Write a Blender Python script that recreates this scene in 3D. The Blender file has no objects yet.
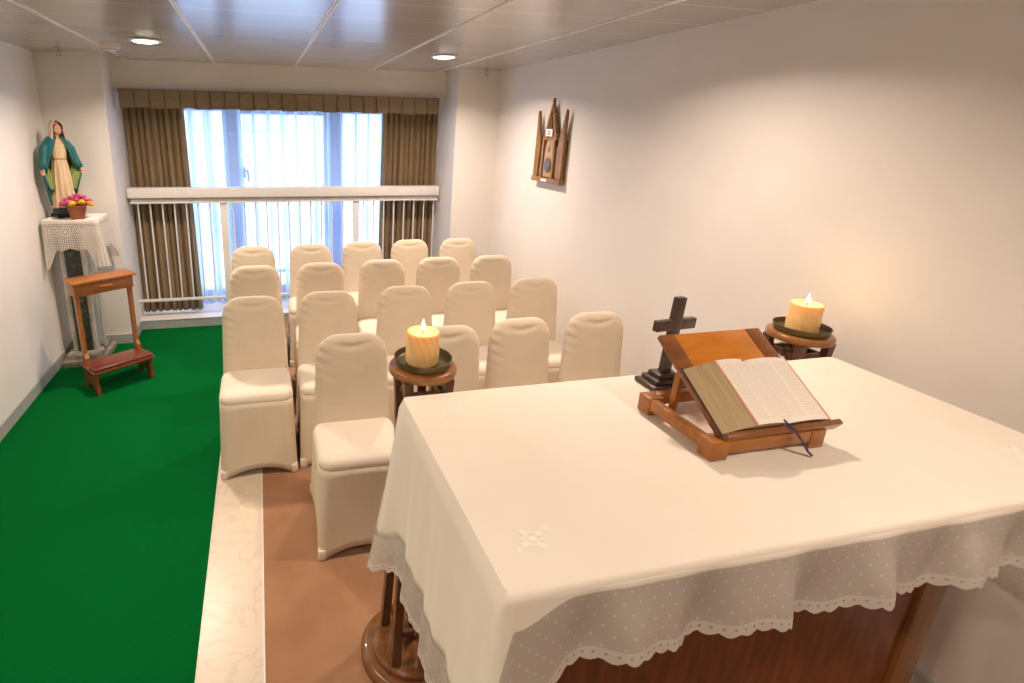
import bpy, bmesh, math, random
from math import sin, cos, pi, sqrt, radians
from mathutils import Vector, Matrix
random.seed(7)
scene = bpy.context.scene
COL = scene.collection

# ------------------------------------------------------------------ materials
def newmat(name):
    m = bpy.data.materials.new(name); m.use_nodes = True
    nt = m.node_tree; nt.nodes.clear()
    out = nt.nodes.new('ShaderNodeOutputMaterial')
    return m, nt, out

def N(nt, t, **kw):
    n = nt.nodes.new('ShaderNode' + t)
    for k, v in kw.items():
        if k.startswith('i_'):
            n.inputs[k[2:].replace('_', ' ')].default_value = v
        else:
            setattr(n, k, v)
    return n

def math_node(nt, op, a, b=None, c=None):
    n = nt.nodes.new('ShaderNodeMath'); n.operation = op
    for i, v in enumerate((a, b, c)):
        if v is None: continue
        if hasattr(v, 'links') or hasattr(v, 'is_linked'):
            nt.links.new(v, n.inputs[i])
        else:
            n.inputs[i].default_value = v
    return n.outputs[0]

def mixcol(nt, fac, a, b):
    n = nt.nodes.new('ShaderNodeMix'); n.data_type = 'RGBA'
    for idx, v in ((0, fac), (6, a), (7, b)):
        if isinstance(v, (tuple, list)):
            n.inputs[idx].default_value = (*v, 1) if len(v) == 3 else v
        elif isinstance(v, (int, float)):
            n.inputs[idx].default_value = v
        else:
            nt.links.new(v, n.inputs[idx])
    return n.outputs[2]

def simple(name, col, rough=.6, col2=None, nscale=8, stretch=(1, 1, 1), bump=0, bscale=200, metallic=0, spec=.4, coat=0, sss=0, detail=4, bstretch=None, contrast=(.35, .65)):
    """principled material with noise colour variation and a noise bump in object space"""
    m, nt, out = newmat(name)
    p = N(nt, 'BsdfPrincipled')
    p.inputs['Roughness'].default_value = rough
    p.inputs['Metallic'].default_value = metallic
    p.inputs['Specular IOR Level'].default_value = spec
    p.inputs['Coat Weight'].default_value = coat
    if sss:
        p.inputs['Subsurface Weight'].default_value = sss
        p.inputs['Subsurface Radius'].default_value = (1, .5, .2)
        p.inputs['Subsurface Scale'].default_value = .03
    tc = N(nt, 'TexCoord')
    mp = N(nt, 'Mapping'); mp.inputs['Scale'].default_value = stretch
    nt.links.new(tc.outputs['Object'], mp.inputs['Vector'])
    if col2:
        nz = N(nt, 'TexNoise'); nz.inputs['Scale'].default_value = nscale; nz.inputs['Detail'].default_value = detail
        nt.links.new(mp.outputs[0], nz.inputs['Vector'])
        r = N(nt, 'MapRange'); r.inputs[1].default_value = contrast[0]; r.inputs[2].default_value = contrast[1]
        nt.links.new(nz.outputs[0], r.inputs[0])
        nt.links.new(mixcol(nt, r.outputs[0], col, col2), p.inputs['Base Color'])
    else:
        p.inputs['Base Color'].default_value = (*col, 1)
    if bump:
        bz = N(nt, 'TexNoise'); bz.inputs['Scale'].default_value = bscale; bz.inputs['Detail'].default_value = 3
        if bstretch:
            mp2 = N(nt, 'Mapping'); mp2.inputs['Scale'].default_value = bstretch
            nt.links.new(tc.outputs['Object'], mp2.inputs['Vector']); nt.links.new(mp2.outputs[0], bz.inputs['Vector'])
        else:
            nt.links.new(tc.outputs['Object'], bz.inputs['Vector'])
        b = N(nt, 'Bump'); b.inputs['Strength'].default_value = bump; b.inputs['Distance'].default_value = .01
        nt.links.new(bz.outputs[0], b.inputs['Height']); nt.links.new(b.outputs[0], p.inputs['Normal'])
    nt.links.new(p.outputs[0], out.inputs[0])
    return m

M = {}
M['wall'] = simple('wall_paint', (.80, .775, .745), .85, (.77, .745, .715), 3, bump=.05, bscale=60)
M['base'] = simple('grey_skirting', (.40, .41, .40), .6, (.36, .37, .36), 20)
M['brown_carpet'] = simple('brown_carpet', (.46, .26, .15), .95, (.385, .205, .115), 5, bump=.5, bscale=700, spec=.1, detail=6)
M['green_carpet'] = simple('green_carpet', (.000, .155, .028), .95, (.000, .110, .018), 260, bump=.7, bscale=420, spec=.05, detail=5)
M['white_paint'] = simple('white_enamel', (.82, .80, .77), .35, (.79, .77, .74), 12)
M['grille'] = simple('grey_grille', (.46, .45, .44), .5, (.40, .39, .38), 30)
M['cover'] = simple('chair_cover_shaded', (.70, .61, .485), .85, (.67, .58, .455), 7, bump=.16, bscale=16, spec=.15)  # backs and skirts: the seat fabric again, their shade put into a darker colour
M['cover_lit'] = simple('chair_cover_lit', (.78, .71, .61), .8, (.755, .685, .585), 7, bump=.08, bscale=12, spec=.15)  # same fabric in its lit tone, for seats and foot pockets
M['cloth'] = simple('altar_linen', (.82, .765, .68), .85, (.80, .74, .65), 5, bump=.06, bscale=9, spec=.15)
M['thread'] = simple('white_thread', (.88, .84, .79), .8, (.84, .80, .74), 60)
M['drape'] = simple('taupe_drape', (.30, .215, .125), .9, (.265, .188, .108), 40, (6, 6, .6), bump=.2, bscale=500, spec=.1)
M['pelmet'] = simple('taupe_pelmet', (.30, .225, .15), .9, (.27, .20, .132), 60, bump=.2, bscale=500, spec=.1)
def wood(name, a, b, rough=.35, st=(2, 14, 14), coat=.25):
    return simple(name, a, rough, b, 4, st, bump=.05, bscale=20, bstretch=(3, 40, 40), coat=coat, detail=6)
M['altar_wood'] = wood('altar_mahogany', (.20, .055, .014), (.12, .030, .008), .4, (14, 14, 2))
M['altar_stile'] = wood('altar_oak_stile', (.27, .12, .035), (.20, .085, .022), .4, (14, 14, 2))
M['lectern_wood'] = wood('lectern_teak', (.39, .145, .024), (.29, .10, .015), .35, (3, 12, 12))
M['lectern_dark'] = wood('lectern_teak_frame', (.26, .095, .026), (.18, .062, .016), .35, (3, 12, 12))
M['board'] = wood('lectern_board', (.60, .215, .022), (.50, .165, .014), .3, (3, 14, 14))
M['stand_wood'] = wood('stand_oak', (.36, .155, .045), (.26, .10, .027), .3, (6, 6, 6))
M['stand_dark'] = wood('stand_dark_oak', (.15, .062, .022), (.09, .035, .013), .35, (14, 14, 2))
M['stand_base'] = wood('stand_base_oak', (.22, .092, .030), (.15, .060, .020), .22, (6, 6, 6), .6)
M['kneel_wood'] = wood('kneeler_cherry', (.40, .15, .045), (.31, .105, .028), .3, (4, 14, 14))
M['kneel_dark'] = wood('kneeler_rosewood', (.235, .065, .028), (.17, .042, .018), .3, (4, 14, 14))
M['vinyl'] = simple('kneeler_vinyl', (.17, .045, .028), .3, (.13, .034, .022), 12, coat=.3)
M['cross_wood'] = wood('dark_cross_wood', (.085, .052, .036), (.05, .03, .022), .45, (14, 14, 3), .1)
M['bronze'] = simple('dark_bronze', (.17, .135, .065), .42, (.12, .095, .05), 15, metallic=.55)
M['wax'] = simple('candle_wax', (.93, .66, .30), .45, (.90, .60, .25), 10, sss=.55)
M['wick'] = simple('wick', (.03, .02, .015), .9)
M['paper'] = None
M['page_edge'] = simple('gilt_page_edges', (.50, .385, .22), .6, (.38, .28, .15), 5, (110, 2, 2), detail=6)
M['pink'] = simple('pink_page_border', (.85, .42, .36), .6, (.80, .38, .32), 40)
M['leather'] = simple('dark_leather', (.06, .035, .028), .5, (.04, .025, .02), 40)
M['ribbon'] = simple('navy_ribbon', (.018, .03, .10), .5, (.014, .022, .08), 60)
M['skin'] = simple('plaster_skin', (.70, .42, .28), .5, (.66, .38, .25), 20)
M['robe'] = simple('plaster_cream_robe', (.72, .56, .36), .5, (.60, .44, .26), 14, (3, 3, .6))
M['veil'] = simple('plaster_veil', (.70, .57, .41), .5, (.62, .49, .34), 14)
M['teal'] = simple('plaster_teal_mantle', (.018, .155, .165), .4, (.012, .11, .12), 14, (3, 3, .7))
M['lime'] = simple('plaster_green_lining', (.25, .33, .10), .5, (.20, .27, .075), 14)
M['dark_green'] = simple('plaster_dark_base', (.016, .05, .045), .4, (.012, .035, .03), 14)
M['black'] = simple('black_plinth', (.02, .018, .016), .4, (.015, .013, .012), 14)
M['gold'] = simple('gilding', (.62, .40, .10), .35, (.52, .32, .08), 20, metallic=.6)
M['hair'] = simple('brown_hair', (.16, .08, .035), .6, (.12, .06, .026), 60)
M['terra'] = simple('terracotta', (.30, .105, .05), .6, (.23, .075, .035), 12)
M['leaf'] = simple('leaf_green', (.02, .085, .018), .5, (.035, .13, .028), 30)
M['fpink'] = simple('petal_pink', (.62, .10, .26), .6, (.50, .06, .22), 40)
M['forange'] = simple('petal_orange', (.90, .34, .02), .6, (.88, .46, .03), 40)
M['fyellow'] = simple('petal_yellow', (.90, .58, .04), .6, (.86, .48, .03), 40)
M['marble_dark'] = simple('green_black_marble', (.030, .034, .026), .3, (.12, .115, .085), 34, detail=8, contrast=(.5, .72))
M['marble_pale'] = simple('pale_stone', (.60, .58, .54), .4, (.46, .44, .40), 16, detail=8)
M['stone_base'] = simple('mottled_stone', (.36, .32, .26), .5, (.17, .15, .12), 16, detail=8)
M['orn_wood'] = wood('plaque_oak', (.33, .17, .045), (.21, .10, .025), .35, (14, 14, 3))
M['orn_dark'] = wood('plaque_dark_oak', (.13, .06, .022), (.08, .035, .013), .4, (14, 14, 3))
M['orn_panel'] = simple('plaque_panel', (.50, .34, .22), .5, (.42, .27, .16), 12, (3, 3, 1))
M['orn_grey'] = simple('pewter_relief', (.22, .20, .19), .35, (.15, .14, .135), 30, metallic=.5)
M['orn_mauve'] = simple('plaque_side_panel', (.40, .30, .26), .5, (.30, .20, .17), 18)
M['label_white'] = simple('white_label', (.78, .78, .82), .5, (.74, .74, .8), 40)
M['label_ink'] = simple('label_ink', (.16, .18, .36), .6, (.12, .14, .30), 40)
M['plastic'] = simple('cream_plastic', (.66, .61, .54), .5, (.62, .57, .50), 20)
M['chrome'] = simple('brushed_steel', (.35, .33, .31), .35, (.28, .27, .25), 40, metallic=.8)
M['alu'] = simple('window_frame', (.62, .66, .72), .45, (.58, .62, .68), 15)
M['facade'] = simple('pale_render', (.66, .67, .68), .9, (.60, .61, .63), 1.5)
M['fglass'] = simple('far_window_glass', (.42, .45, .5), .3, (.36, .39, .45), 3)
M['trimline'] = simple('ceiling_tee', (.86, .84, .82), .35, (.83, .81, .79), 12)

def emit(name, col, s):
    m, nt, out = newmat(name)
    e = N(nt, 'Emission'); e.inputs[0].default_value = (*col, 1); e.inputs[1].default_value = s
    nt.links.new(e.outputs[0], out.inputs[0]); return m
M['flame'] = emit('flame', (1, .74, .36), 22)
M['lens'] = emit('lamp_lens', (1, .93, .82), 9)

# ceiling: satin metal panels, seams drawn in object space
def mk_ceiling():
    m, nt, out = newmat('ceiling_panel')
    p = N(nt, 'BsdfPrincipled')
    tc = N(nt, 'TexCoord'); sx = N(nt, 'SeparateXYZ'); nt.links.new(tc.outputs['Object'], sx.inputs[0])
    f = math_node(nt, 'FRACT', math_node(nt, 'DIVIDE', math_node(nt, 'ADD', sx.outputs[1], 20.11), .33))
    line = math_node(nt, 'LESS_THAN', f, .035)
    nz = N(nt, 'TexNoise'); nz.inputs['Scale'].default_value = 2; nt.links.new(tc.outputs['Object'], nz.inputs[0])
    base = mixcol(nt, nz.outputs[0], (.46, .43, .40), (.43, .40, .37))
    nt.links.new(mixcol(nt, line, base, (.62, .59, .56)), p.inputs['Base Color'])
    p.inputs['Roughness'].default_value = .27; p.inputs['Specular IOR Level'].default_value = 1.0; p.inputs['Coat Weight'].default_value = .8; p.inputs['Coat Roughness'].default_value = .22
    nt.links.new(p.outputs[0], out.inputs[0]); return m
M['ceiling'] = mk_ceiling()

def mk_marble():
    m, nt, out = newmat('cream_marble')
    p = N(nt, 'BsdfPrincipled'); p.inputs['Roughness'].default_value = .3
    tc = N(nt, 'TexCoord')
    nz = N(nt, 'TexNoise'); nz.inputs['Scale'].default_value = 5; nz.inputs['Detail'].default_value = 8; nz.inputs['Distortion'].default_value = 1.6
    nt.links.new(tc.outputs['Object'], nz.inputs[0])
    v = math_node(nt, 'ABSOLUTE', math_node(nt, 'SUBTRACT', nz.outputs[0], .5))
    r = N(nt, 'MapRange'); r.inputs[1].default_value = 0; r.inputs[2].default_value = .03; nt.links.new(v, r.inputs[0])
    c = mixcol(nt, r.outputs[0], (.63, .54, .42), (.70, .61, .49))
    nt.links.new(c, p.inputs['Base Color']); nt.links.new(p.outputs[0], out.inputs[0]); return m
M['marble'] = mk_marble()

def mk_sheer():
    m, nt, out = newmat('sheer_voile')
    t = N(nt, 'BsdfTransparent'); t.inputs[0].default_value = (.95, .97, 1, 1)
    d = N(nt, 'BsdfDiffuse'); d.inputs[0].default_value = (.80, .84, .92, 1)
    tl = N(nt, 'BsdfTranslucent'); tl.inputs[0].default_value = (.50, .66, .95, 1)
    a = N(nt, 'MixShader'); a.inputs[0].default_value = .55
    nt.links.new(d.outputs[0], a.inputs[1]); nt.links.new(tl.outputs[0], a.inputs[2])
    lw = N(nt, 'LayerWeight'); lw.inputs[0].default_value = .5
    r = N(nt, 'MapRange'); r.inputs[1].default_value = .10; r.inputs[2].default_value = .42; r.inputs[3].default_value = .36; r.inputs[4].default_value = .97
    nt.links.new(lw.outputs['Facing'], r.inputs[0])
    b = N(nt, 'MixShader'); nt.links.new(r.outputs[0], b.inputs[0])
    nt.links.new(t.outputs[0], b.inputs[1]); nt.links.new(a.outputs[0], b.inputs[2])
    nt.links.new(b.outputs[0], out.inputs[0]); return m
M['sheer'] = mk_sheer()

def mk_glass():
    m, nt, out = newmat('window_glass')
    t = N(nt, 'BsdfTransparent'); t.inputs[0].default_value = (.94, .97, 1, 1)
    g = N(nt, 'BsdfGlossy'); g.inputs['Roughness'].default_value = .02
    b = N(nt, 'MixShader'); b.inputs[0].default_value = .06
    nt.links.new(t.outputs[0], b.inputs[1]); nt.links.new(g.outputs[0], b.inputs[2]); nt.links.new(b.outputs[0], out.inputs[0]); return m
M['glass'] = mk_glass()

def mk_lace(name, kind):
    """uv in metres: u along the edge, v down from the top of the piece"""
    m, nt, out = newmat(name)
    uv = N(nt, 'UVMap'); uv.uv_map = 'UVMap'
    sp = N(nt, 'SeparateXYZ'); nt.links.new(uv.outputs[0], sp.inputs[0])
    u, v = sp.outputs[0], sp.outputs[1]
    d = N(nt, 'BsdfDiffuse'); d.inputs[0].default_value = (.80, .755, .69, 1)
    tl = N(nt, 'BsdfTranslucent'); tl.inputs[0].default_value = (.80, .75, .68, 1)
    a = N(nt, 'MixShader'); a.inputs[0].default_value = .3
    nt.links.new(d.outputs[0], a.inputs[1]); nt.links.new(tl.outputs[0], a.inputs[2])
    t = N(nt, 'BsdfTransparent')
    b = N(nt, 'MixShader')
    def cell(x, p, off=0.0):
        return math_node(nt, 'SUBTRACT', math_node(nt, 'FRACT', math_node(nt, 'ADD', math_node(nt, 'DIVIDE', x, p), off)), .5)
    def dist(cu, cv, pu, pv):
        x = math_node(nt, 'MULTIPLY', cu, pu); y = math_node(nt, 'MULTIPLY', cv, pv)
        return math_node(nt, 'SQRT', math_node(nt, 'ADD', math_node(nt, 'MULTIPLY', x, x), math_node(nt, 'MULTIPLY', y, y)))
    if kind == 'voile':           # sheer ground sprinkled with small opaque dots
        row = math_node(nt, 'MULTIPLY', math_node(nt, 'MODULO', math_node(nt, 'FLOOR', math_node(nt, 'DIVIDE', v, .020)), 2), .5)
        cu = math_node(nt, 'SUBTRACT', math_node(nt, 'FRACT', math_node(nt, 'ADD', math_node(nt, 'DIVIDE', u, .030), row)), .5)
        dd = dist(cu, cell(v, .020), .030, .020)
        dot = math_node(nt, 'LESS_THAN', dd, .0024)
        alpha = math_node(nt, 'MAXIMUM', math_node(nt, 'MULTIPLY', dot, .93), .72)
    elif kind == 'border':        # firm edging pierced by a row of eyelets
        dd = dist(cell(u, .016), math_node(nt, 'DIVIDE', math_node(nt, 'SUBTRACT', v, .010), .016), .016, .016)
        hole = math_node(nt, 'LESS_THAN', dd, .0025)
        alpha = math_node(nt, 'SUBTRACT', .92, math_node(nt, 'MULTIPLY', hole, .38))
    else:                         # crochet: filet mesh, wheels and shells
        g = dist(cell(u, .013), cell(v, .013), .013, .013)
        mesh = math_node(nt, 'LESS_THAN', g, .0043)
        R = dist(cell(u, .075), math_node(nt, 'DIVIDE', math_node(nt, 'SUBTRACT', v, .085), .075), .075, .075)
        wheel = math_node(nt, 'LESS_THAN', R, .034)
        ring = math_node(nt, 'LESS_THAN', math_node(nt, 'ABSOLUTE', math_node(nt, 'SUBTRACT', R, .019)), .006)
        spoke = math_node(nt, 'GREATER_THAN', math_node(nt, 'SINE', math_node(nt, 'MULTIPLY', math_node(nt, 'ARCTAN2', cell(u, .075), math_node(nt, 'DIVIDE', math_node(nt, 'SUBTRACT', v, .085), .075)), 10)), .35)
        whole = math_node(nt, 'MULTIPLY', ring, spoke)
        top = math_node(nt, 'LESS_THAN', v, .03)
        h1 = math_node(nt, 'MULTIPLY', mesh, math_node(nt, 'SUBTRACT', 1, wheel))
        hole = math_node(nt, 'MULTIPLY', math_node(nt, 'MAXIMUM', h1, whole), math_node(nt, 'SUBTRACT', 1, top))
        alpha = math_node(nt, 'SUBTRACT', 1, math_node(nt, 'MULTIPLY', hole, .92))
    nt.links.new(alpha, b.inputs[0]); nt.links.new(t.outputs[0], b.inputs[1]); nt.links.new(a.outputs[0], b.inputs[2])
    nt.links.new(b.outputs[0], out.inputs[0]); return m
M['voile'] = mk_lace('dotted_voile', 'voile')
M['border'] = mk_lace('eyelet_edging', 'border')
M['crochet'] = mk_lace('crochet_lace', 'crochet')

def mk_paper():
    m, nt, out = newmat('printed_page')
    p = N(nt, 'BsdfPrincipled'); p.inputs['Roughness'].default_value = .8
    uv = N(nt, 'UVMap'); uv.uv_map = 'UVMap'
    sp = N(nt, 'SeparateXYZ'); nt.links.new(uv.outputs[0], sp.inputs[0])
    u, v = sp.outputs[0], sp.outputs[1]
    fr = math_node(nt, 'FRACT', math_node(nt, 'MULTIPLY', v, 40))
    ln = math_node(nt, 'LESS_THAN', fr, .5)
    nz = N(nt, 'TexNoise'); nz.inputs['Scale'].default_value = 34
    cb = N(nt, 'CombineXYZ'); nt.links.new(u, cb.inputs[0]); nt.links.new(math_node(nt, 'FLOOR', math_node(nt, 'MULTIPLY', v, 40)), cb.inputs[1])
    nt.links.new(cb.outputs[0], nz.inputs[0])
    word = math_node(nt, 'GREATER_THAN', nz.outputs[0], .44)
    def inside(x, a, b):
        return math_node(nt, 'MULTIPLY', math_node(nt, 'GREATER_THAN', x, a), math_node(nt, 'LESS_THAN', x, b))
    blk = math_node(nt, 'MULTIPLY', math_node(nt, 'ADD', inside(u, .10, .48), inside(u, .53, .90)), inside(v, .07, .93))
    ink = math_node(nt, 'MULTIPLY', math_node(nt, 'MULTIPLY', ln, word), blk)
    nt.links.new(mixcol(nt, math_node(nt, 'MULTIPLY', ink, .25), (.88, .82, .75), (.38, .32, .26)), p.inputs['Base Color'])
    nt.links.new(p.outputs[0], out.inputs[0]); return m
M['paper'] = mk_paper()

# ------------------------------------------------------------------ mesh helpers
class MB:
    def __init__(self):
        self.bm = bmesh.new(); self.uv = self.bm.loops.layers.uv.new('UVMap'); self.mi = 0
    def _tag(self, faces):
        for f in faces: f.material_index = self.mi
    def box(self, x0, x1, y0, y1, z0, z1, mat=None, bev=0, seg=2):
        r = bmesh.ops.create_cube(self.bm, size=1)
        vs = r['verts']
        for v in vs:
            v.co = Vector(((x0 + x1) / 2 + v.co.x * (x1 - x0), (y0 + y1) / 2 + v.co.y * (y1 - y0), (z0 + z1) / 2 + v.co.z * (z1 - z0)))
        if bev:
            es = list({e for v in vs for e in v.link_edges})
            rr = bmesh.ops.bevel(self.bm, geom=es, offset=bev, segments=seg, affect='EDGES', profile=.5)
            vs = list({v for v in rr['verts']} | {v for v in vs if v.is_valid})
        fs = {f for v in vs for f in v.link_faces}; self._tag(fs)
        if mat is not None:
            for v in {v for f in fs for v in f.verts}: v.co = mat @ v.co
        return self
    def quadstrip(self, rows, closed=False, uvs=None, flip=False):
        """rows: list of lists of points"""
        R = [[self.bm.verts.new(p) for p in row] for row in rows]
        n = len(rows[0])
        for i in range(len(R) - 1):
            for j in range(n if closed else n - 1):
                k = (j + 1) % n
                q = (R[i][j], R[i][k], R[i + 1][k], R[i + 1][j])
                idx = ((i, j), (i, k), (i + 1, k), (i + 1, j))
                if flip: q = q[::-1]; idx = idx[::-1]
                if len(set(q)) < 4: continue
                f = self.bm.faces.new(q); f.material_index = self.mi
                if uvs:
                    for l, (a, b) in zip(f.loops, idx):
                        l[self.uv].uv = uvs[a][b]
        return R
    def cap(self, ring, flip=False):
        f = self.bm.faces.new(ring[::-1] if flip else ring); f.material_index = self.mi
    def loft(self, rings, cap0=True, cap1=True):
        R = self.quadstrip(rings, closed=True)
        if cap0: self.cap(R[0], True)
        if cap1: self.cap(R[-1])
        return self
    def lathe(self, prof, n=32, c=(0, 0, 0), rfun=None):
        rings = []
        for r, z in prof:
            rings.append([(c[0] + (r if rfun is None else rfun(r, 2 * pi * i / n, z)) * cos(2 * pi * i / n), c[1] + (r if rfun is None else rfun(r, 2 * pi * i / n, z)) * sin(2 * pi * i / n), c[2] + z) for i in range(n)])
        return self.loft(rings)
    def tube(self, pts, rad, n=10, flat=None):
        pts = [Vector(p) for p in pts]
        if not isinstance(rad, (list, tuple)): rad = [rad] * len(pts)
        rings = []; up = None
        for i, p in enumerate(pts):
            d = (pts[min(i + 1, len(pts) - 1)] - pts[max(i - 1, 0)]).normalized()
            if up is None:
                up = Vector((0, 0, 1)) if abs(d.z) < .9 else Vector((1, 0, 0))
            a = d.cross(up).normalized(); b = a.cross(d).normalized(); up = b
            r = rad[i]
            rings.append([p + a * r * cos(2 * pi * k / n) + b * r * (flat or 1) * sin(2 * pi * k / n) for k in range(n)])
        return self.loft(rings)
    def sphere(self, c, r, sc=(1, 1, 1), u=16, v=12, mat=None):
        rr = bmesh.ops.create_uvsphere(self.bm, u_segments=u, v_segments=v, radius=r)
        vs = rr['verts']
        for w in vs:
            w.co = Vector((w.co.x * sc[0], w.co.y * sc[1], w.co.z * sc[2]))
            if mat is not None: w.co = mat @ w.co
            w.co += Vector(c)
        self._tag({f for w in vs for f in w.link_faces}); return self
    def prism(self, poly, y0, y1, bev=0):
        """poly of (x, z) extruded along y"""
        a = [self.bm.verts.new((x, y0, z)) for x, z in poly]; b = [self.bm.verts.new((x, y1, z)) for x, z in poly]
        fs = [self.bm.faces.new(a), self.bm.faces.new(b[::-1])]
        n = len(poly)
        for i in range(n):
            fs.append(self.bm.faces.new((a[(i + 1) % n], a[i], b[i], b[(i + 1) % n])))
        self._tag(fs)
        if bev:
            es = list({e for f in fs for e in f.edges})
            bmesh.ops.bevel(self.bm, geom=es, offset=bev, segments=2, affect='EDGES', profile=.5)
        return self
    def build(self, name, mats, parent=None, smooth=40, solid=0, loc=None, fixn=True):
        bm = self.bm
        if fixn: bmesh.ops.recalc_face_normals(bm, faces=bm.faces)
        me = bpy.data.meshes.new(name); bm.to_mesh(me); bm.free()
        if not isinstance(mats, (list, tuple)): mats = [mats]
        for m in mats: me.materials.append(m)
        if smooth:
            for p in me.polygons: p.use_smooth = True
            if smooth < 180:
                try: me.set_sharp_from_angle(angle=radians(smooth))
                except Exception: pass
        o = bpy.data.objects.new(name, me); COL.objects.link(o)
        if parent: o.parent = parent
        if loc is not None: o.location = loc
        if solid:
            s = o.modifiers.new('Solidify', 'SOLIDIFY'); s.thickness = solid; s.offset = 0
        return o

def tag(o, label=None, cat=None, group=None, kind=None):
    if label: o['label'] = label
    if cat: o['category'] = cat
    if group: o['group'] = group
    if kind: o['kind'] = kind
    return o
def empty(name, loc, rz=0):
    o = bpy.data.objects.new(name, None); COL.objects.link(o)
    o.empty_display_size = .1; o.location = loc; o.rotation_euler = (0, 0, rz); return o
def copy_tree(o, parent=None):
    c = o.copy(); COL.objects.link(c)
    if parent: c.parent = parent
    for ch in list(o.children): copy_tree(ch, c)
    return c
def struct(mb, name, mats, **k):
    return tag(mb.build(name, mats, **k), kind='structure')

# ------------------------------------------------------------------ room measures (metres)
XL, XR, ZC = -1.553, 2.077, 2.287
YC, YB, YF = 4.5525, 4.856, -2.2
XCL, XCR = -1.109, 1.685
YW = 5.36; ZP = .0945; XG, XM = -.289, -.062
T = .12

struct(MB().box(XL - T, XR + T, YF - T, 5.6, -.1, 0), 'floor', M['brown_carpet'], smooth=0)
c = MB().box(XL - T, XR + T, YF - T, 5.6, ZC, ZC + .1)
c.mi = 1
for x in (-.98, -.318, .335, .994, 1.60):
    for dx in (-.0065, .0065):
        c.box(x + dx - .0045, x + dx + .0045, YF, YB, ZC - .004, ZC + .002)
struct(c, 'ceiling', [M['ceiling'], M['trimline']], smooth=0)
struct(MB().box(XL - T, XL, YF - T, 5.6, 0, ZC), 'wall_left', M['wall'], smooth=0)
struct(MB().box(XR, XR + T, YF - T, 5.6, 0, ZC), 'wall_right', M['wall'], smooth=0)
struct(MB().box(XL - T, XR + T, YF - T, YF, 0, ZC), 'wall_front', M['wall'], smooth=0)
w = MB()
w.box(XL - T, XCL, YC, 5.6, 0, ZC); w.box(XCR, XR + T, YC, 5.6, 0, ZC)
w.box(XCL, XCR, YB, 5.6, 2.045, ZC)
struct(w, 'wall_back', M['wall'], smooth=0)
b = MB(); b.box(XCL, XCR, YB - .006, 5.6, 0, ZP - .006); b.mi = 1; b.box(XCL, XCR, YB - .012, 5.6, ZP - .008, ZP)
struct(b, 'trim_1', [M['base'], M['white_paint']], smooth=0)
BB = .09
struct(MB().box(XL, XL + .012, YF, YC, 0, BB, bev=.003), 'baseboard_left', M['base'], smooth=0)
struct(MB().box(XR - .012, XR, YF, YC, 0, BB, bev=.003), 'baseboard_right', M['base'], smooth=0)
b = MB(); b.box(XL + .012, XCL + .012, YC - .012, YC, 0, BB, bev=.003); b.box(XCL, XCL + .012, YC, YB - .006, 0, BB, bev=.003)
b.box(XCR - .012, XR - .012, YC - .012, YC, 0, BB, bev=.003); b.box(XCR - .012, XCR, YC, YB - .006, 0, BB, bev=.003)
struct(b, 'baseboard_back', M['base'], smooth=0)
m = MB(); m.box(XG, XM, YF, YB - .01, -.01, .004); m.mi = 1; m.box(XM, XM + .006, YF, YB - .01, -.01, .006)
struct(m, 'trim_2', [M['marble'], M['white_paint']], smooth=0)
tag(MB().box(XL + .012, XG, YF, YB - .008, -.005, .008).build('carpet', M['green_carpet'], smooth=0),
    'bright green carpet laid as an aisle along the left wall', 'carpet')

# ------------------------------------------------------------------ window
wr = MB()
def frame(mb, x0, x1, z0, z1, t, y0, y1):
    mb.box(x0, x0 + t, y0, y1, z0, z1, bev=.004); mb.box(x1 - t, x1, y0, y1, z0, z1, bev=.004)
    mb.box(x0 + t, x1 - t, y0, y1, z0, z0 + t, bev=.004); mb.box(x0 + t, x1 - t, y0, y1, z1 - t, z1, bev=.004)
frame(wr, XCL, XCR, ZP, 2.045, .05, YW - .03, YW + .05)
win = struct(wr, 'window_1', M['alu'], smooth=0)
xs = [XCL + .05, -.24, .715, XCR - .05]
for i in range(3):
    x0, x1 = xs[i], xs[i + 1]
    s = MB(); frame(s, x0, x1, ZP + .05, 1.995, .095 if i == 1 else .075, YW - .055, YW + .02)
    if i != 0: s.box(x0, x1, YW - .05, YW + .015, ZP + .27, ZP + .31)
    sash = s.build('sash', M['alu'], win, smooth=0)
    g = MB().box(x0 + .05, x1 - .05, YW - .012, YW - .006, ZP + .1, 1.95).build('pane', M['glass'], sash, smooth=0)
    if i == 1:
        h = MB(); h.box(x0 + .09, x0 + .115, YW - .075, YW - .055, 1.32, 1.42, bev=.004)
        h.tube([(x0 + .10, YW - .075, 1.40), (x0 + .10, YW - .10, 1.40), (x0 + .135, YW - .105, 1.385), (x0 + .14, YW - .105, 1.29)], .011, 8)
        tag(h.build('window_handle', M['grille'], sash), 'grey lever handle')

# building over the road
bl = empty('building', (1.2, 13.2, -9))
MB().box(-9, 7, 0, 3, 0, 12.6).build('facade_wall', M['facade'], bl, smooth=0)
MB().box(-9.1, 7.1, -.25, 0, 9.9, 10.25).build('ledge', M['facade'], bl, smooth=0)
for i in range(9):
    for k in range(2):
        wn = MB(); frame(wn, -8.4 + i * 1.7, -7.2 + i * 1.7, 8.0 + k * 2.55, 9.5 + k * 2.55 - .0, .08, -.08, .02)
        f = wn.build('window', M['alu'], bl, smooth=0)
        MB().box(-8.35 + i * 1.7, -7.25 + i * 1.7, -.03, .01, 8.05 + k * 2.55, 9.45 + k * 2.55).build('pane', M['fglass'], f, smooth=0)
tag(bl, 'pale building with rows of windows across the street, glimpsed through the sheer curtain', 'building')

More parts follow.
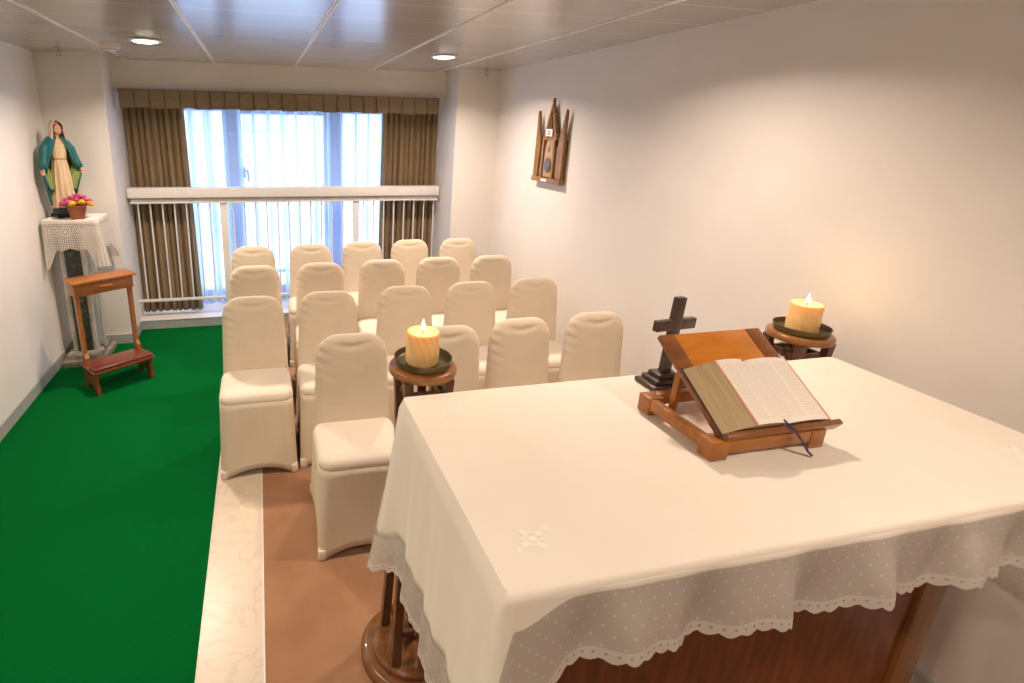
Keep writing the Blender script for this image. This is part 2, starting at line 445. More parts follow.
# ------------------------------------------------------------------ pelmet, curtains, sheer
p = MB()
x0, x1, y0 = -1.068, 1.612, 4.80
pts_top, pts_bot, pts_mid = [], [], []
npl = 23
rows = [[], [], [], []]
for i in range(npl):
    wv = (x1 - x0) / npl
    for t_, dy in ((0.0, .034), (.025, .034), (.055, -.002), (.5, -.008), (.945, -.002), (.975, .034), (1.0, .034)):
        x = x0 + (i + t_) * wv
        rows[0].append((x, y0, 2.063)); rows[1].append((x, y0 + max(dy, 0) * .25, 2.05)); rows[2].append((x, y0 + dy * .8, 1.99))
        rows[3].append((x, y0 + dy - .002, 1.922 + .004 * sin(i * 2.1)))
p.quadstrip(rows)
pel = p.build('pelmet_cloth', M['pelmet'], None, smooth=30, solid=.006)
proot = empty('pelmet', (0, 0, 0)); pel.parent = proot
MB().box(x0, x1, y0 + .014, YB - .001, 2.035, 2.063).build('pelmet_board', M['pelmet'], proot, smooth=0)
for xa in (x0, x1 - .008):
    MB().box(xa, xa + .008, y0 + .012, YB - .002, 1.922, 2.034).build('pelmet_return', M['pelmet'], proot, smooth=0)
tag(proot, 'taupe box-pleated fabric pelmet running above the window', 'pelmet')

def curtain(name, xa, xb, xa2, xb2, yb, folds, amp, z0, z1, mat, seed, th=.003, nz=14, groove=False):
    rnd = random.Random(seed); n = folds * 14
    ph = [rnd.uniform(-.5, .5) for _ in range(folds + 2)]
    am = [rnd.uniform(.6, 1.15) for _ in range(folds + 2)]
    rows = []
    for k in range(nz + 1):
        s = k / nz; z = z1 + (z0 - z1) * s; row = []
        for i in range(n + 1):
            t = i / n
            x = (xa + (xa2 - xa) * s) + t * ((xb + (xb2 - xb) * s) - (xa + (xa2 - xa) * s))
            fi = t * folds; j = int(fi)
            a = am[j] * (1 - (fi - j)) + am[j + 1] * (fi - j)
            q = ph[j] * (1 - (fi - j)) + ph[j + 1] * (fi - j)
            wv = sin(2 * pi * fi + q * 1.6 + .35 * s * sin(j * 1.7))
            y = yb + amp * a * (.55 + .45 * s) * (wv + .25 * sin(4 * pi * fi + j))
            x += amp * .5 * a * cos(2 * pi * fi + q) * min(1, t * 12, (1 - t) * 12)
            if groove:
                g = abs(sin(pi * fi + .25 * sin(j * 1.3) * s)) ** .55
                y = yb - amp * a * (1.0 + .5 * s) * (g * 1.5 - .9) + .004 * sin(5 * pi * fi + j)
                x = (xa + (xa2 - xa) * s) + (t + .010 * sin(2 * pi * fi * .37 + seed) * t * (1 - t) * 4) * ((xb + (xb2 - xb) * s) - (xa + (xa2 - xa) * s))
            row.append((x, y, z))
        rows.append(row)
    mb = MB(); mb.quadstrip(rows)
    return mb.build(name, mat, None, smooth=180, solid=th)
tag(curtain('curtain', -1.107, -.62, -1.107, -.585, 5.07, 9, .034, ZP + .012, 2.03, M['drape'], 3, groove=True),
    'taupe pleated curtain drawn back at the left of the window', 'curtain')
tag(curtain('curtain', 1.155, 1.683, 1.13, 1.683, 5.07, 10, .034, ZP + .012, 2.03, M['drape'], 5, groove=True),
    'taupe pleated curtain drawn back at the right of the window', 'curtain')
tag(curtain('sheer_curtain', -.75, 1.30, -.75, 1.30, 5.225, 15, .055, ZP + .02, 2.03, M['sheer'], 11, th=0, nz=8),
    'white see-through net curtain hanging in front of the glass', 'curtain')

# ------------------------------------------------------------------ guard rail
gr = empty('guard_rail', (0, 0, 0))
MB().box(-1.098, 1.662, 4.845, 4.95, 1.190, 1.275, bev=.006).build('top_beam', M['white_paint'], gr)
gm = MB(); gm.box(-1.075, 1.65, 4.865, 4.94, 1.158, 1.189)
for i in range(110):
    x = -1.06 + i * 2.69 / 109; gm.box(x, x + .006, 4.859, 4.866, 1.16, 1.187)
tag(gm.build('vent_strip', M['grille'], gr, smooth=0), 'grey slotted strip')
MB().box(-1.085, 1.655, 4.855, 4.945, 1.142, 1.157, bev=.003).build('lower_lip', M['white_paint'], gr)
MB().box(-1.108, 1.684, 4.885, 4.915, .252, .274, bev=.003).build('bottom_bar', M['white_paint'], gr)
for xc, wv in ((-.322, .062), (.868, .05)):
    MB().box(xc - wv / 2, xc + wv / 2, 4.875, 4.925, ZP, 1.141, bev=.004).build('post', M['white_paint'], gr)
rod = MB().lathe([(.0065, .2745), (.0065, 1.1415)], 8)
r0 = rod.build('rod', M['white_paint'], gr)
xr = []
x = -1.031
while x < 1.66:
    if min(abs(x + .322), abs(x - .868)) > .05: xr.append(x)
    x += .0985
r0.location = (xr[0], 4.9, 0)
for x in xr[1:]:
    c = r0.copy(); COL.objects.link(c); c.parent = gr; c.location = (x, 4.9, 0)
tag(gr, 'white guard rail with thick top beam and thin upright rods across the window', 'railing')

# ------------------------------------------------------------------ ceiling fittings
def downlight(x, y, label):
    r = empty('ceiling_light', (x, y, ZC))
    MB().lathe([(.068, .0), (.092, .0), (.100, -.004), (.097, -.009), (.075, -.010), (.068, -.004)], 40).build('trim_ring', M['white_paint'], r)
    tag(MB().lathe([(.0, -.017), (.04, -.0165), (.062, -.013), (.071, -.010), (.071, 0), (0, 0)], 40).build('diffuser', M['lens'], r), 'glowing round diffuser')
    tag(r, label, 'ceiling light', 'round recessed lights lit in the ceiling')
downlight(-.641, 3.729, 'round recessed ceiling light nearer the left wall, beside the smoke detector')
downlight(1.293, 3.803, 'round recessed ceiling light nearer the right wall, in front of the right column')
sd = empty('smoke_detector', (-.90, 3.98, ZC))
MB().lathe([(.0, 0), (.062, 0), (.062, -.012), (.056, -.03), (.040, -.040), (0, -.042)], 36).build('housing', M['plastic'], sd)
MB().lathe([(.044, -.030), (.052, -.030), (.052, -.036), (.044, -.038)], 36).build('vent_ring', M['grille'], sd)
tag(sd, 'cream round smoke detector on the ceiling beside the left recessed light', 'smoke detector')
def sprinkler(x, y, label):
    r = empty('sprinkler_head', (x, y, ZC))
    MB().lathe([(0, 0), (.028, 0), (.024, -.008), (0, -.009)], 24).build('escutcheon', M['chrome'], r)
    b = MB().lathe([(0, -.008), (.007, -.008), (.007, -.022), (.004, -.026), (0, -.026)], 12)
    for s in (-1, 1): b.tube([(s * .006, 0, -.02), (s * .013, 0, -.032), (s * .004, 0, -.046)], .002, 6)
    b.build('body', M['chrome'], r)
    d = MB()
    for k in range(10):
        a = k * pi / 5; d.box(.003, .017, -.003, .003, -.049, -.047, Matrix.Rotation(a, 4, 'Z'))
    d.lathe([(0, -.046), (.007, -.046), (.007, -.05), (0, -.05)], 12)
    d.build('deflector', M['chrome'], r, smooth=0)
    tag(r, label, 'sprinkler', 'sprinkler heads in the ceiling')
sprinkler(-1.30, 4.30, 'small metal sprinkler head in the ceiling above the statue corner')
sprinkler(1.90, 4.46, 'small metal sprinkler head in the ceiling by the right wall')

# ------------------------------------------------------------------ covered chairs
def rrect(hx, y0, y1, r, n=12, ns=10):
    """rounded rectangle perimeter, list of (x, y, side, s) counter-clockwise from front-left"""
    pts = []
    cs = [(-hx + r, y0 + r, pi), (hx - r, y0 + r, 1.5 * pi), (hx - r, y1 - r, 0), (-hx + r, y1 - r, .5 * pi)]
    for k in range(4):
        cx, cy, a0 = cs[k]
        for i in range(n):
            a = a0 + (pi / 2) * i / (n - 1)
            pts.append((cx + r * cos(a), cy + r * sin(a)))
        nx = cs[(k + 1) % 4]; a1 = nx[2]
        ex, ey = nx[0] + r * cos(a1), nx[1] + r * sin(a1)
        sx, sy = pts[-1]
        for i in range(1, ns):
            pts.append((sx + (ex - sx) * i / ns, sy + (ey - sy) * i / ns))
    return pts

def make_chair(seed=0):
    rnd = random.Random(seed)
    root = empty('covered_chair', (0, 0, 0))
    # backrest: closed sheet following a rounded outline
    z0, zt, r = .425, .890, .100
    nu, nv = 26, 34
    def outline(z):
        wv = .183 - (z - z0) / (zt - z0) * .020
        d = z - (zt - r)
        return wv - r + sqrt(max(r * r - d * d, 0)) if d > 0 else wv
    vs = [1 - (1 - i / nv) ** 1.9 for i in range(nv + 1)]
    front, back = [], []
    for v in vs:
        z = z0 + v * (zt - z0); hw = outline(z); fr, bk = [], []
        lean = .128 + .022 * v
        for i in range(nu + 1):
            t = sin((i / nu - .5) * pi); x = hw * t
            th = .029 * (max(1 - abs(t) ** 5, 0)) ** .5 * (max(1 - max(v, 0) ** 14, 0)) ** .5
            dip = .007 * math.exp(-((z - (zt - .045 - .010 * cos(x * 26))) / .012) ** 2) * math.exp(-(x / .075) ** 4)
            wr = .0034 * sin(z * 120 + 3 * x * 20) * math.exp(-((abs(x) - .15) / .04) ** 2) * (1 if x < 0 else .4)
            fr.append((x, lean - th + dip + wr, z)); bk.append((x, lean + th, z))
        front.append(fr); back.append(bk)
    m = MB(); m.quadstrip(front); m.quadstrip(back, flip=True)
    bmesh.ops.remove_doubles(m.bm, verts=m.bm.verts, dist=.0004)
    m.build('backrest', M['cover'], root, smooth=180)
    # seat pad
    m = MB(); rings = []
    for ins, z in ((.012, .405), (.003, .414), (0, .428), (.001, .442), (.008, .456), (.022, .464), (.06, .468), (.12, .4685)):
        rings.append([(x, y, z) for x, y in rrect(.190 - ins, -.202 + ins, .135 - ins * .3, max(.062 - ins * .3, .01), 8, 6)])
    m.loft(rings)
    m.build('seat_cushion', M['cover_lit'], root, smooth=60)
    # skirt
    n, ns = 6, 16
    top = rrect(.188, -.200, .158, .055, n, ns); bot = rrect(.199, -.232, .235, .03, n, ns)
    per = n + ns - 1; rows = []
    for k in range(13):
        s = k / 12; row = []
        for i in range(len(top)):
            j = i % per; side = i // per
            q = 0 if j < n else (j - n + 1) / ns
            arch = 4 * q * (1 - q)
            e = s ** (1.0 if j < n else 1.15)
            x = top[i][0] + (bot[i][0] - top[i][0]) * e; y = top[i][1] + (bot[i][1] - top[i][1]) * e
            pin = .006 * arch * sin(pi * min(s * 1.0, 1)) + .008 * arch * s
            if side == 0: y += pin
            elif side == 1: x -= pin
            elif side == 2: y -= pin
            else: x += pin
            zh = .006 + .042 * arch ** .8
            z = .418 + (zh - .418) * s
            fold = .0015 * sin(q * 44 + side) * (1 - s) * arch
            if side in (0, 2): y += fold
            else: x += fold
            row.append((x, y, z))
        rows.append(row)
    m = MB(); m.quadstrip(rows, closed=True)
    m.build('skirt', M['cover'], root, smooth=50, solid=.003)
    # foot pockets
    for sx in (-1, 1):
        for y in (-.218, .221):
            m = MB(); m.box(sx * .184 - .018, sx * .184 + .018, y - .018, y + .018, 0, .052, bev=.009)
            m.build('foot_pocket', M['cover_lit'], root)
    return root

rows_px = [  # measured backrest tops: x, y on the plane z = .89
    (1, [(.378, 2.245), (.846, 2.262), (1.257, 2.300), (1.688, 2.318)]),
    (2, [(-.068, 2.888), (.352, 2.915), (.820, 2.945), (1.259, 2.970), (1.690, 2.985)]),
    (3, [(-.063, 3.575), (.384, 3.590), (.829, 3.615), (1.264, 3.625), (1.688, 3.620)]),
    (4, [(-.082, 4.195), (.373, 4.205), (.810, 4.255), (1.231, 4.275), (1.660, 4.270)])]
row_name = {1: 'short row nearest the altar', 2: 'second row from the altar', 3: 'third row from the altar', 4: 'last row by the window'}
pos4 = ['beside the brown floor', 'behind the lit candle', 'third along', 'at the right wall']
pos5 = ['at the green carpet', 'second from the green carpet', 'in the middle', 'second from the right wall', 'at the right wall']
proto = make_chair()
first = True
for r, L in rows_px:
    for k, (x, y) in enumerate(L):
        o = proto if first else copy_tree(proto)
        first = False
        o.location = (x, y - .148, 0)
        o.rotation_euler = (0, 0, radians(random.uniform(-2.5, 2.5)))
        ps = (pos4 if r == 1 else pos5)[k]
        tag(o, 'cream covered chair %s, %s' % (ps, row_name[r]), 'chair', 'cream covered chairs in rows facing the altar')

# ------------------------------------------------------------------ altar
AX0, AX1, AY0, AY1, AZ = .356, 1.838, .612, 1.262, 1.09
alt = empty('altar_table', (0, 0, 0))
bx0, bx1, by0, by1 = .452, 1.715, .76, 1.185
MB().box(.372, 1.822, .632, 1.245, 1.048, AZ - .004, bev=.004).build('table_top', M['altar_stile'], alt)
def panel_side(name, x0, x1, y0, y1, axis):
    """frame and panel face"""
    pm = MB(); sm = MB()
    if axis == 'y':
        pm.box(x0 + .06, x1 - .06, y0 + .012, y1, .10, .98)
        for a, b in ((x0, x0 + .085), (x1 - .085, x1)):
            MB().box(a, b, y0, y1, 0, 1.047, bev=.004).build('stile', M['altar_stile'], alt)
        MB().box(x0 + .0855, x1 - .0855, y0 + .002, y1, .93, 1.047, bev=.003).build('rail', M['altar_stile'], alt)
        MB().box(x0 + .0855, x1 - .0855, y0 + .002, y1, 0, .13, bev=.003).build('rail', M['altar_stile'], alt)
    else:
        pm.box(x0, x1, y0, y1, .02, 1.047, bev=.003)
    pm.build(name, M['altar_wood'], alt)
panel_side('front_panel', bx0, bx1, by0, by0 + .03, 'y')
panel_side('side_panel', bx0, bx0 + .025, by0 + .031, by1 - .031, 'x')
panel_side('side_panel', bx1 - .025, bx1, by0 + .031, by1 - .031, 'x')
MB().box(bx0, bx1, by1 - .03, by1, .02, 1.047, bev=.003).build('back_panel', M['altar_wood'], alt)
tag(alt, 'dark wooden panelled altar table under a white cloth in the foreground', 'altar')

# draped cloth: perimeter parametrised by columns
def drape_columns(x0, x1, y0, y1, r, step):
    """returns list of (P, n, u, side, q): counter-clockwise from the front-left corner end"""
    cols = []; u = 0
    segs = [('c', (x0 + r, y0 + r), pi), ('s', (x0 + r, y0), (x1 - r, y0), (0, -1)),
            ('c', (x1 - r, y0 + r), 1.5 * pi), ('s', (x1, y0 + r), (x1, y1 - r), (1, 0)),
            ('c', (x1 - r, y1 - r), 0), ('s', (x1 - r, y1), (x0 + r, y1), (0, 1)),
            ('c', (x0 + r, y1 - r), .5 * pi), ('s', (x0, y1 - r), (x0, y0 + r), (-1, 0))]
    names = ['fl', 'front', 'fr', 'right', 'br', 'back', 'bl', 'left']
    for nm, sg in zip(names, segs):
        if sg[0] == 'c':
            n = 12
            for i in range(n):
                a = sg[2] + pi / 2 * i / n
                d = (cos(a), sin(a)); cols.append(((sg[1][0] + r * d[0], sg[1][1] + r * d[1]), d, u, nm, i / n)); u += max(r * pi / 2 / n, .004)
        else:
            L = sqrt((sg[2][0] - sg[1][0]) ** 2 + (sg[2][1] - sg[1][1]) ** 2); n = max(int(L / step), 4)
            for i in range(n):
                t = i / n
                cols.append(((sg[1][0] + (sg[2][0] - sg[1][0]) * t, sg[1][1] + (sg[2][1] - sg[1][1]) * t), sg[3], u, nm, t)); u += L / n
    return cols
def smooth01(t): t = min(max(t, 0), 1); return t * t * (3 - 2 * t)

cols = drape_columns(AX0, AX1, AY0, AY1, .012, .0055)
DL = .385   # plain drop on the left
def acl(side, q):
    """plain drop, lace width, outward flare, extra x/y shift for the altar cloth"""
    if side == 'front':
        e = smooth01(q / .075) ; e2 = smooth01((1 - q) / .09)
        k = min(e, e2)
        return .026 + (1 - k) * .05, .132 + (1 - e) * .10, .012, k
    if side == 'fl': return .076 + smooth01(q) * 0 + (1 - smooth01(q)) * (DL - .076), .125 + .105 * smooth01(q), .03, 0
    if side == 'left':
        e = smooth01((.16 - q) / .16)
        return DL + .07 * e, .115, .022 + .05 * e, 1 - e
    if side == 'bl': return DL + .07, .115, .085, 0
    if side == 'back': return (.10 + (DL - .03) * smooth01((q - .90) / .10)), .1, .008, 1
    if side == 'right': return DL - .05, .11, .02, 1
    return DL - .05, .115, .03, 0
def acl_pt(cl, d):
    """point on the cloth a distance d down from the edge"""
    (px, py), (nx, ny), u, side, q = cl
    pd, lw, fl, k = acl(side, q); tot = pd + lw
    re = .010
    s = d / tot
    if d < re * pi / 2:
        a = d / re; return Vector((px + nx * re * sin(a), py + ny * re * sin(a), AZ - re * (1 - cos(a))))
    dz = d - re * pi / 2
    f = fl * s ** 1.2
    if side == 'left': w = .007 * sin(q * 23 + .6) * s + .004 * sin(q * 51) * s
    elif side == 'front': w = (.020 * sin(u * 2 * pi / .255 + .9) + .007 * sin(u * 2 * pi / .11)) * smooth01(s * 1.1) * max(k, .15) + .008 * s
    elif side in ('bl', 'fl'): w = .0
    else: w = .004 * sin(u * 30) * s
    o = re + f + w
    ox, oy = nx, ny
    if side == 'bl' or (side == 'left' and q < .16): oy *= .35
    if side == 'front' and k < 1: pass
    z = AZ - re - dz * (.988 if f < .04 else .965)
    if side == 'front': z += .012 * smooth01(s) * sin(u * 2 * pi / .255 + .9) * k
    return Vector((px + ox * o, py + oy * o, z))
root = MB()
# flat top with slight rise and fall of the linen
ctop = [Vector((c[0][0], c[0][1], AZ)) for c in cols]
ring = [root.bm.verts.new(p) for p in ctop]
f = root.bm.faces.new(ring)
rows = []
nd = 14
for i in range(nd + 1):
    rows.append([acl_pt(c, acl(c[3], c[4])[0] * i / nd) for c in cols])
root.quadstrip(rows, closed=True)
bmesh.ops.remove_doubles(root.bm, verts=root.bm.verts, dist=.0002)
cloth = root.build('altar_cloth', M['cloth'], None, smooth=50, solid=.0016)
tag(cloth, 'white linen altar cloth with lace hem draped over the altar in the foreground', 'altar cloth')
def lace_piece(name, a, b, mat, n, scal=0.0, off=0.0):
    """a, b: functions of column giving start and end distance"""
    mb = MB(); rr = []; uu = []
    for i in range(n + 1):
        row = []; ur = []
        for c in cols:
            s = a(c); e_ = b(c)
            if scal: e_ += scal * (abs(sin(pi * c[2] / .030)) - .5)
            d = s + (e_ - s) * i / n
            pt = acl_pt(c, d); pt += Vector((c[1][0], c[1][1], 0)) * off
            row.append(pt); ur.append((c[2], d - s))
        rr.append(row); uu.append(ur)
    rr = [r + [r[0]] for r in rr]; uu = [r_ + [(cols[-1][2] + .01, r_[0][1])] for r_ in uu]
    mb.quadstrip(rr, uvs=uu)
    return mb.build(name, mat, cloth, smooth=180)
tag(lace_piece('lace_flounce', lambda c: acl(c[3], c[4])[0] - .004, lambda c: sum(acl(c[3], c[4])[:2]) - .02, M['voile'], 12, 0, .0012), 'sheer dotted voile band')
tag(lace_piece('lace_edging', lambda c: sum(acl(c[3], c[4])[:2]) - .022, lambda c: sum(acl(c[3], c[4])[:2]), M['border'], 5, .008, .002), 'scalloped eyelet edging')
def motif(cx, cy, rot, sc=1.0):
    mb = MB()
    for k in range(4):
        for (d, l, wv) in ((.020, .018, .0075), (.040, .012, .006)):
            a = rot + k * pi / 2
            if d > .03 and k % 2: continue
            mt = Matrix.Rotation(a, 4, 'Z')
            mb.sphere((cx + d * sc * cos(a), cy + d * sc * sin(a), AZ + .0012), 1, (l * sc * .6, wv * sc, .0012), 10, 6, mt)
        a2 = rot + k * pi / 2 + pi / 4
        mb.sphere((cx + .016 * sc * cos(a2), cy + .016 * sc * sin(a2), AZ + .0012), 1, (.004 * sc, .004 * sc, .001), 8, 5)
    mb.sphere((cx, cy, AZ + .0012), 1, (.008 * sc, .008 * sc, .0016), 10, 6)
    mb.build('embroidery', M['thread'], cloth, smooth=60)
motif(.452, .709, .5, 1.0); motif(.462, 1.169, .9, .9); motif(1.681, 1.177, .2, .9); motif(1.707, .73, .7, 1.0)

# ------------------------------------------------------------------ book rest
LX0, LX1, LY0, LY1, LZ = .958, 1.272, .842, 1.088, AZ + .0015
lec = empty('book_rest', ((LX0 + LX1) / 2, (LY0 + LY1) / 2, LZ))
hx, hy = (LX1 - LX0) / 2, (LY1 - LY0) / 2
e_ = .0425
for name, (xa, xb, ya, yb) in (('side_rail', (-hx + .001, -hx + .022, -hy + e_, hy - e_)), ('side_rail', (hx - .022, hx - .001, -hy + e_, hy - e_)), ('front_rail', (-hx + e_, hx - e_, -hy + .001, -hy + .022)), ('back_rail', (-hx + e_, hx - e_, hy - .022, hy - .001))):
    MB().box(xa, xb, ya, yb, .016, .046, bev=.002).build(name, M['lectern_wood'], lec)
for sx in (-1, 1):
    for sy in (-1, 1):
        m = MB(); xa, xb = sorted((sx * hx, sx * (hx - .042))); ya, yb = sorted((sy * hy, sy * (hy - .042)))
        m.box(xa, xb, ya, yb, 0, .047, bev=.002)
        m.build('corner_block', M['lectern_wood'], lec)
# sloping board
bz0, bz1 = .052, .205
by_0, by_1 = -hy + .018, hy + .002
ang = math.atan2(bz1 - bz0, by_1 - by_0); BL_ = sqrt((bz1 - bz0) ** 2 + (by_1 - by_0) ** 2)
hx = .155
BM = Matrix.Translation((.030, by_0, bz0)) @ Matrix.Rotation(ang, 4, 'X')
MB().box(-hx + .044, hx - .044, 0, BL_, -.012, .0, BM, bev=.002).build('slope_board', M['board'], lec)
for s in (-1, 1):
    xa, xb = sorted((s * hx, s * (hx - .0435)))
    MB().box(xa, xb, 0, BL_, -.013, .001, BM, bev=.002).build('board_cleat', M['lectern_dark'], lec)
MB().box(-hx, hx + .012, -.014, -.0005, -.012, .020, BM, bev=.003).build('ledge', M['lectern_dark'], lec)
for s in (-1, 1):
    m = MB(); pt0 = Vector((s * .118, hy - .075, .03)); pt1 = BM @ Vector((s * .118 - .030, BL_ * .62, -.014))
    d = (pt1 - pt0); L = d.length; a = math.atan2(d.z, d.y)
    m.box(-.006, .006, 0, L, -.009, .009, Matrix.Translation(pt0) @ Matrix.Rotation(a, 4, 'X'), bev=.002)
    m.build('prop_strut', M['lectern_wood'], lec)
tag(lec, 'wooden folding book rest holding the open book on the altar', 'book stand')

# open book lying on the slope
BW = lec.matrix_world if False else Matrix.Translation(lec.location)
bk = empty('open_book', lec.location)
W0, W1, HB = -hx + .004, hx - .004, .172
gx = .012    # gutter
y_0, y_1 = .002, HB
def block(xa, xb, hA, hB, hmid, flare):
    """page block cross-section from fore-edge xa to gutter xb; returns top curve"""
    pts = []
    for i in range(15):
        t = i / 14; x = xa + (xb - xa) * t
        z = hA + (hB - hA) * t + hmid * sin(pi * min(t * 1.02, 1)) ** .8
        if t > .86: z -= (hmid * .55 + hB * .35) * ((t - .86) / .14) ** 2
        pts.append((x, z))
    return pts
m = MB(); m.box(W0 - .004, W1 + .005, y_0 - .004, y_1 + .004, .0015, .0045, BM, bev=.001)
m.build('cover', M['leather'], bk)
def page_block(xfore_bottom, xfore_top, xg, hA, hB, hmid, left):
    curve = block(xfore_top, xg, hA, hB, hmid, 0)
    # printed top page
    mb = MB(); rows = []; uvs = []
    for j in range(7):
        y = y_0 + (y_1 - y_0) * j / 6
        rows.append([BM @ Vector((x, y, .005 + z)) for x, z in curve])
        uvs.append([((i / 14) if left else 1 - i / 14, 1 - j / 6) for i in range(15)])
    mb.quadstrip(rows, uvs=uvs)
    pg = mb.build('page', M['paper'], bk, smooth=180)
    # solid block under it
    mb = MB(); ra = []
    base = [(xfore_bottom, .005), (xg, .005)]
    loop = [(xfore_bottom, .005)] + [(x, .0045 + z) for x, z in curve] + [(xg, .005)]
    a = [mb.bm.verts.new(BM @ Vector((x, y_0 + .0005, z))) for x, z in loop]; b_ = [mb.bm.verts.new(BM @ Vector((x, y_1 - .0005, z))) for x, z in loop]
    mb.bm.faces.new(a); mb.bm.faces.new(b_[::-1])
    for i in range(len(loop)):
        k = (i + 1) % len(loop); mb.bm.faces.new((a[i], b_[i], b_[k], a[k]))
    mb.build('page_block', M['page_edge'], bk, smooth=0)
    # pink margin
    mb = MB(); rows = []
    rng = range(0, 3)
    for j in range(4):
        y = y_0 + .0006 + (y_1 - y_0 - .0012) * j / 3
        row = []
        for t in (0, .022, .045):
            x = xfore_top + (xg - xfore_top) * t
            z = hA + (hB - hA) * t + hmid * sin(pi * min(t * 1.02, 1)) ** .8
            row.append(BM @ Vector((x, y, .0057 + z)))
        rows.append(row)
    mb.quadstrip(rows)
    tag(mb.build('page_margin', M['pink'], bk, smooth=180, solid=.0004), 'pink tinted outer margin')
page_block(W0, W0 + .072, gx, .028, .020, .007, True)
page_block(W1, W1 - .001, gx, .006, .016, .010, False)
m = MB()
pth = [BM @ Vector(q) for q in ((gx + .001, .012, .020), (gx + .003, -.002, .0215), (gx + .010, -.0165, .021))]
pth += [pth[2] + Vector((.012, -.012, -.022)), pth[2] + Vector((.030, -.017, -.048)), Vector((pth[2].x + .040, pth[2].y - .021, .003))]
rows = [[p_ + Vector((-.0045, -.002, .0)), p_ + Vector((.0045, .002, .0))] for p_ in pth]
m.quadstrip(rows)
tag(m.build('ribbon', M['ribbon'], bk, smooth=60, solid=.0008), 'navy ribbon bookmark')
tag(bk, 'open book with pink-edged pages and a navy ribbon lying on the book rest', 'book')

# ------------------------------------------------------------------ standing cross
cr = empty('cross', (1.122, 1.195, AZ + .0015))
m = MB()
MB().box(-.060, .060, -.042, .042, 0, .014, bev=.002).build('base_step', M['cross_wood'], cr)
MB().box(-.046, .046, -.032, .032, .0145, .028, bev=.002).build('base_step', M['cross_wood'], cr)
MB().box(-.033, .033, -.023, .023, .0285, .042, bev=.002).build('base_step', M['cross_wood'], cr)
ar = MB(); mt = Matrix.Rotation(radians(2.6), 4, 'Y') @ Matrix.Rotation(radians(10), 4, 'Z')
ar.box(-.0165, .0165, -.009, .009, .0425, .268, mt, bev=.0015)
ar.build('upright', M['cross_wood'], cr)
MB().box(-.076, .076, -.0085, .0085, .172, .203, mt, bev=.0015).build('crossbar', M['cross_wood'], cr)
m = MB(); m.lathe([(0, 0), (.0035, 0), (.0035, .002), (0, .002)], 12)
h = m.build('peg_hole', M['black'], cr); h.rotation_euler = (radians(90), 0, radians(10)); h.location = (.013, -.0088, .250)
tag(cr, 'dark wooden standing cross on a stepped base behind the book rest', 'cross')

# ------------------------------------------------------------------ candle stands, trays, candles
ZP_ = 1.124    # top of the wooden plate
def candle_stand(x, y, label):
    r = empty('candle_stand', (x, y, 0))
    MB().lathe([(0, 0), (.170, 0), (.178, .006), (.178, .026), (.170, .036), (.160, .040), (0, .040)], 48).build('base_disc', M['stand_base'], r)
    MB().lathe([(0, .0405), (.136, .0405), (.140, .046), (.139, .058), (.130, .066), (0, .067)], 48).build('upper_disc', M['stand_base'], r)
    for sx in (-1, 1):
        for sy in (-1, 1):
            m = MB(); ring = []
            for z, o, h in ((.0675, .078, .0155), (.30, .068, .014), (.80, .054, .0115), (.98, .056, .0115), (1.098, .062, .013)):
                cx, cy = sx * o, sy * o
                ring.append([(cx - h, cy - h, z), (cx + h, cy - h, z), (cx + h, cy + h, z), (cx - h, cy + h, z)])
            m.loft(ring); m.build('leg', M['stand_dark'], r, smooth=0)
    for z in (.16, .40, .64, .86, 1.045):
        o = .058 if z < .3 else .05
        for k in range(4):
            m = MB(); m.box(-o + .006, o - .006, -.007, .007, z - .012, z + .012, bev=.003)
            m.sphere((0, -.004, z), .014, (1, .9, 1), 12, 8)
            cbar = m.build('crosspiece', M['stand_dark'], r)
            cbar.rotation_euler = (0, 0, k * pi / 2); cbar.location = (o * sin(k * pi / 2), -o * cos(k * pi / 2), 0)
    m = MB()
    m.lathe([(0, .0675), (.016, .0675), (.016, .15), (.024, .18), (.014, .22), (.014, .5), (.024, .54), (.014, .58), (.014, .9), (.022, .94), (.014, .98), (.014, 1.098), (0, 1.098)], 16)
    m.build('centre_spindle', M['stand_dark'], r)
    MB().lathe([(0, 1.0985), (.094, 1.0985), (.100, 1.101), (.1015, 1.105), (.1015, 1.117), (.098, 1.122), (.094, ZP_), (0, ZP_)], 56).build('top_plate', M['stand_wood'], r)
    tag(r, label, 'candle stand', 'carved wooden candle stands either side of the altar')
def tray(x, y, label):
    o = MB().lathe([(0, 0), (.074, 0), (.082, .004), (.0865, .024), (.084, .0245), (.079, .008), (.072, .004), (0, .004)], 56).build('drip_tray', M['bronze'])
    o.location = (x, y, ZP_ + .0005); tag(o, label, 'tray', 'round dark metal drip trays under the candles')
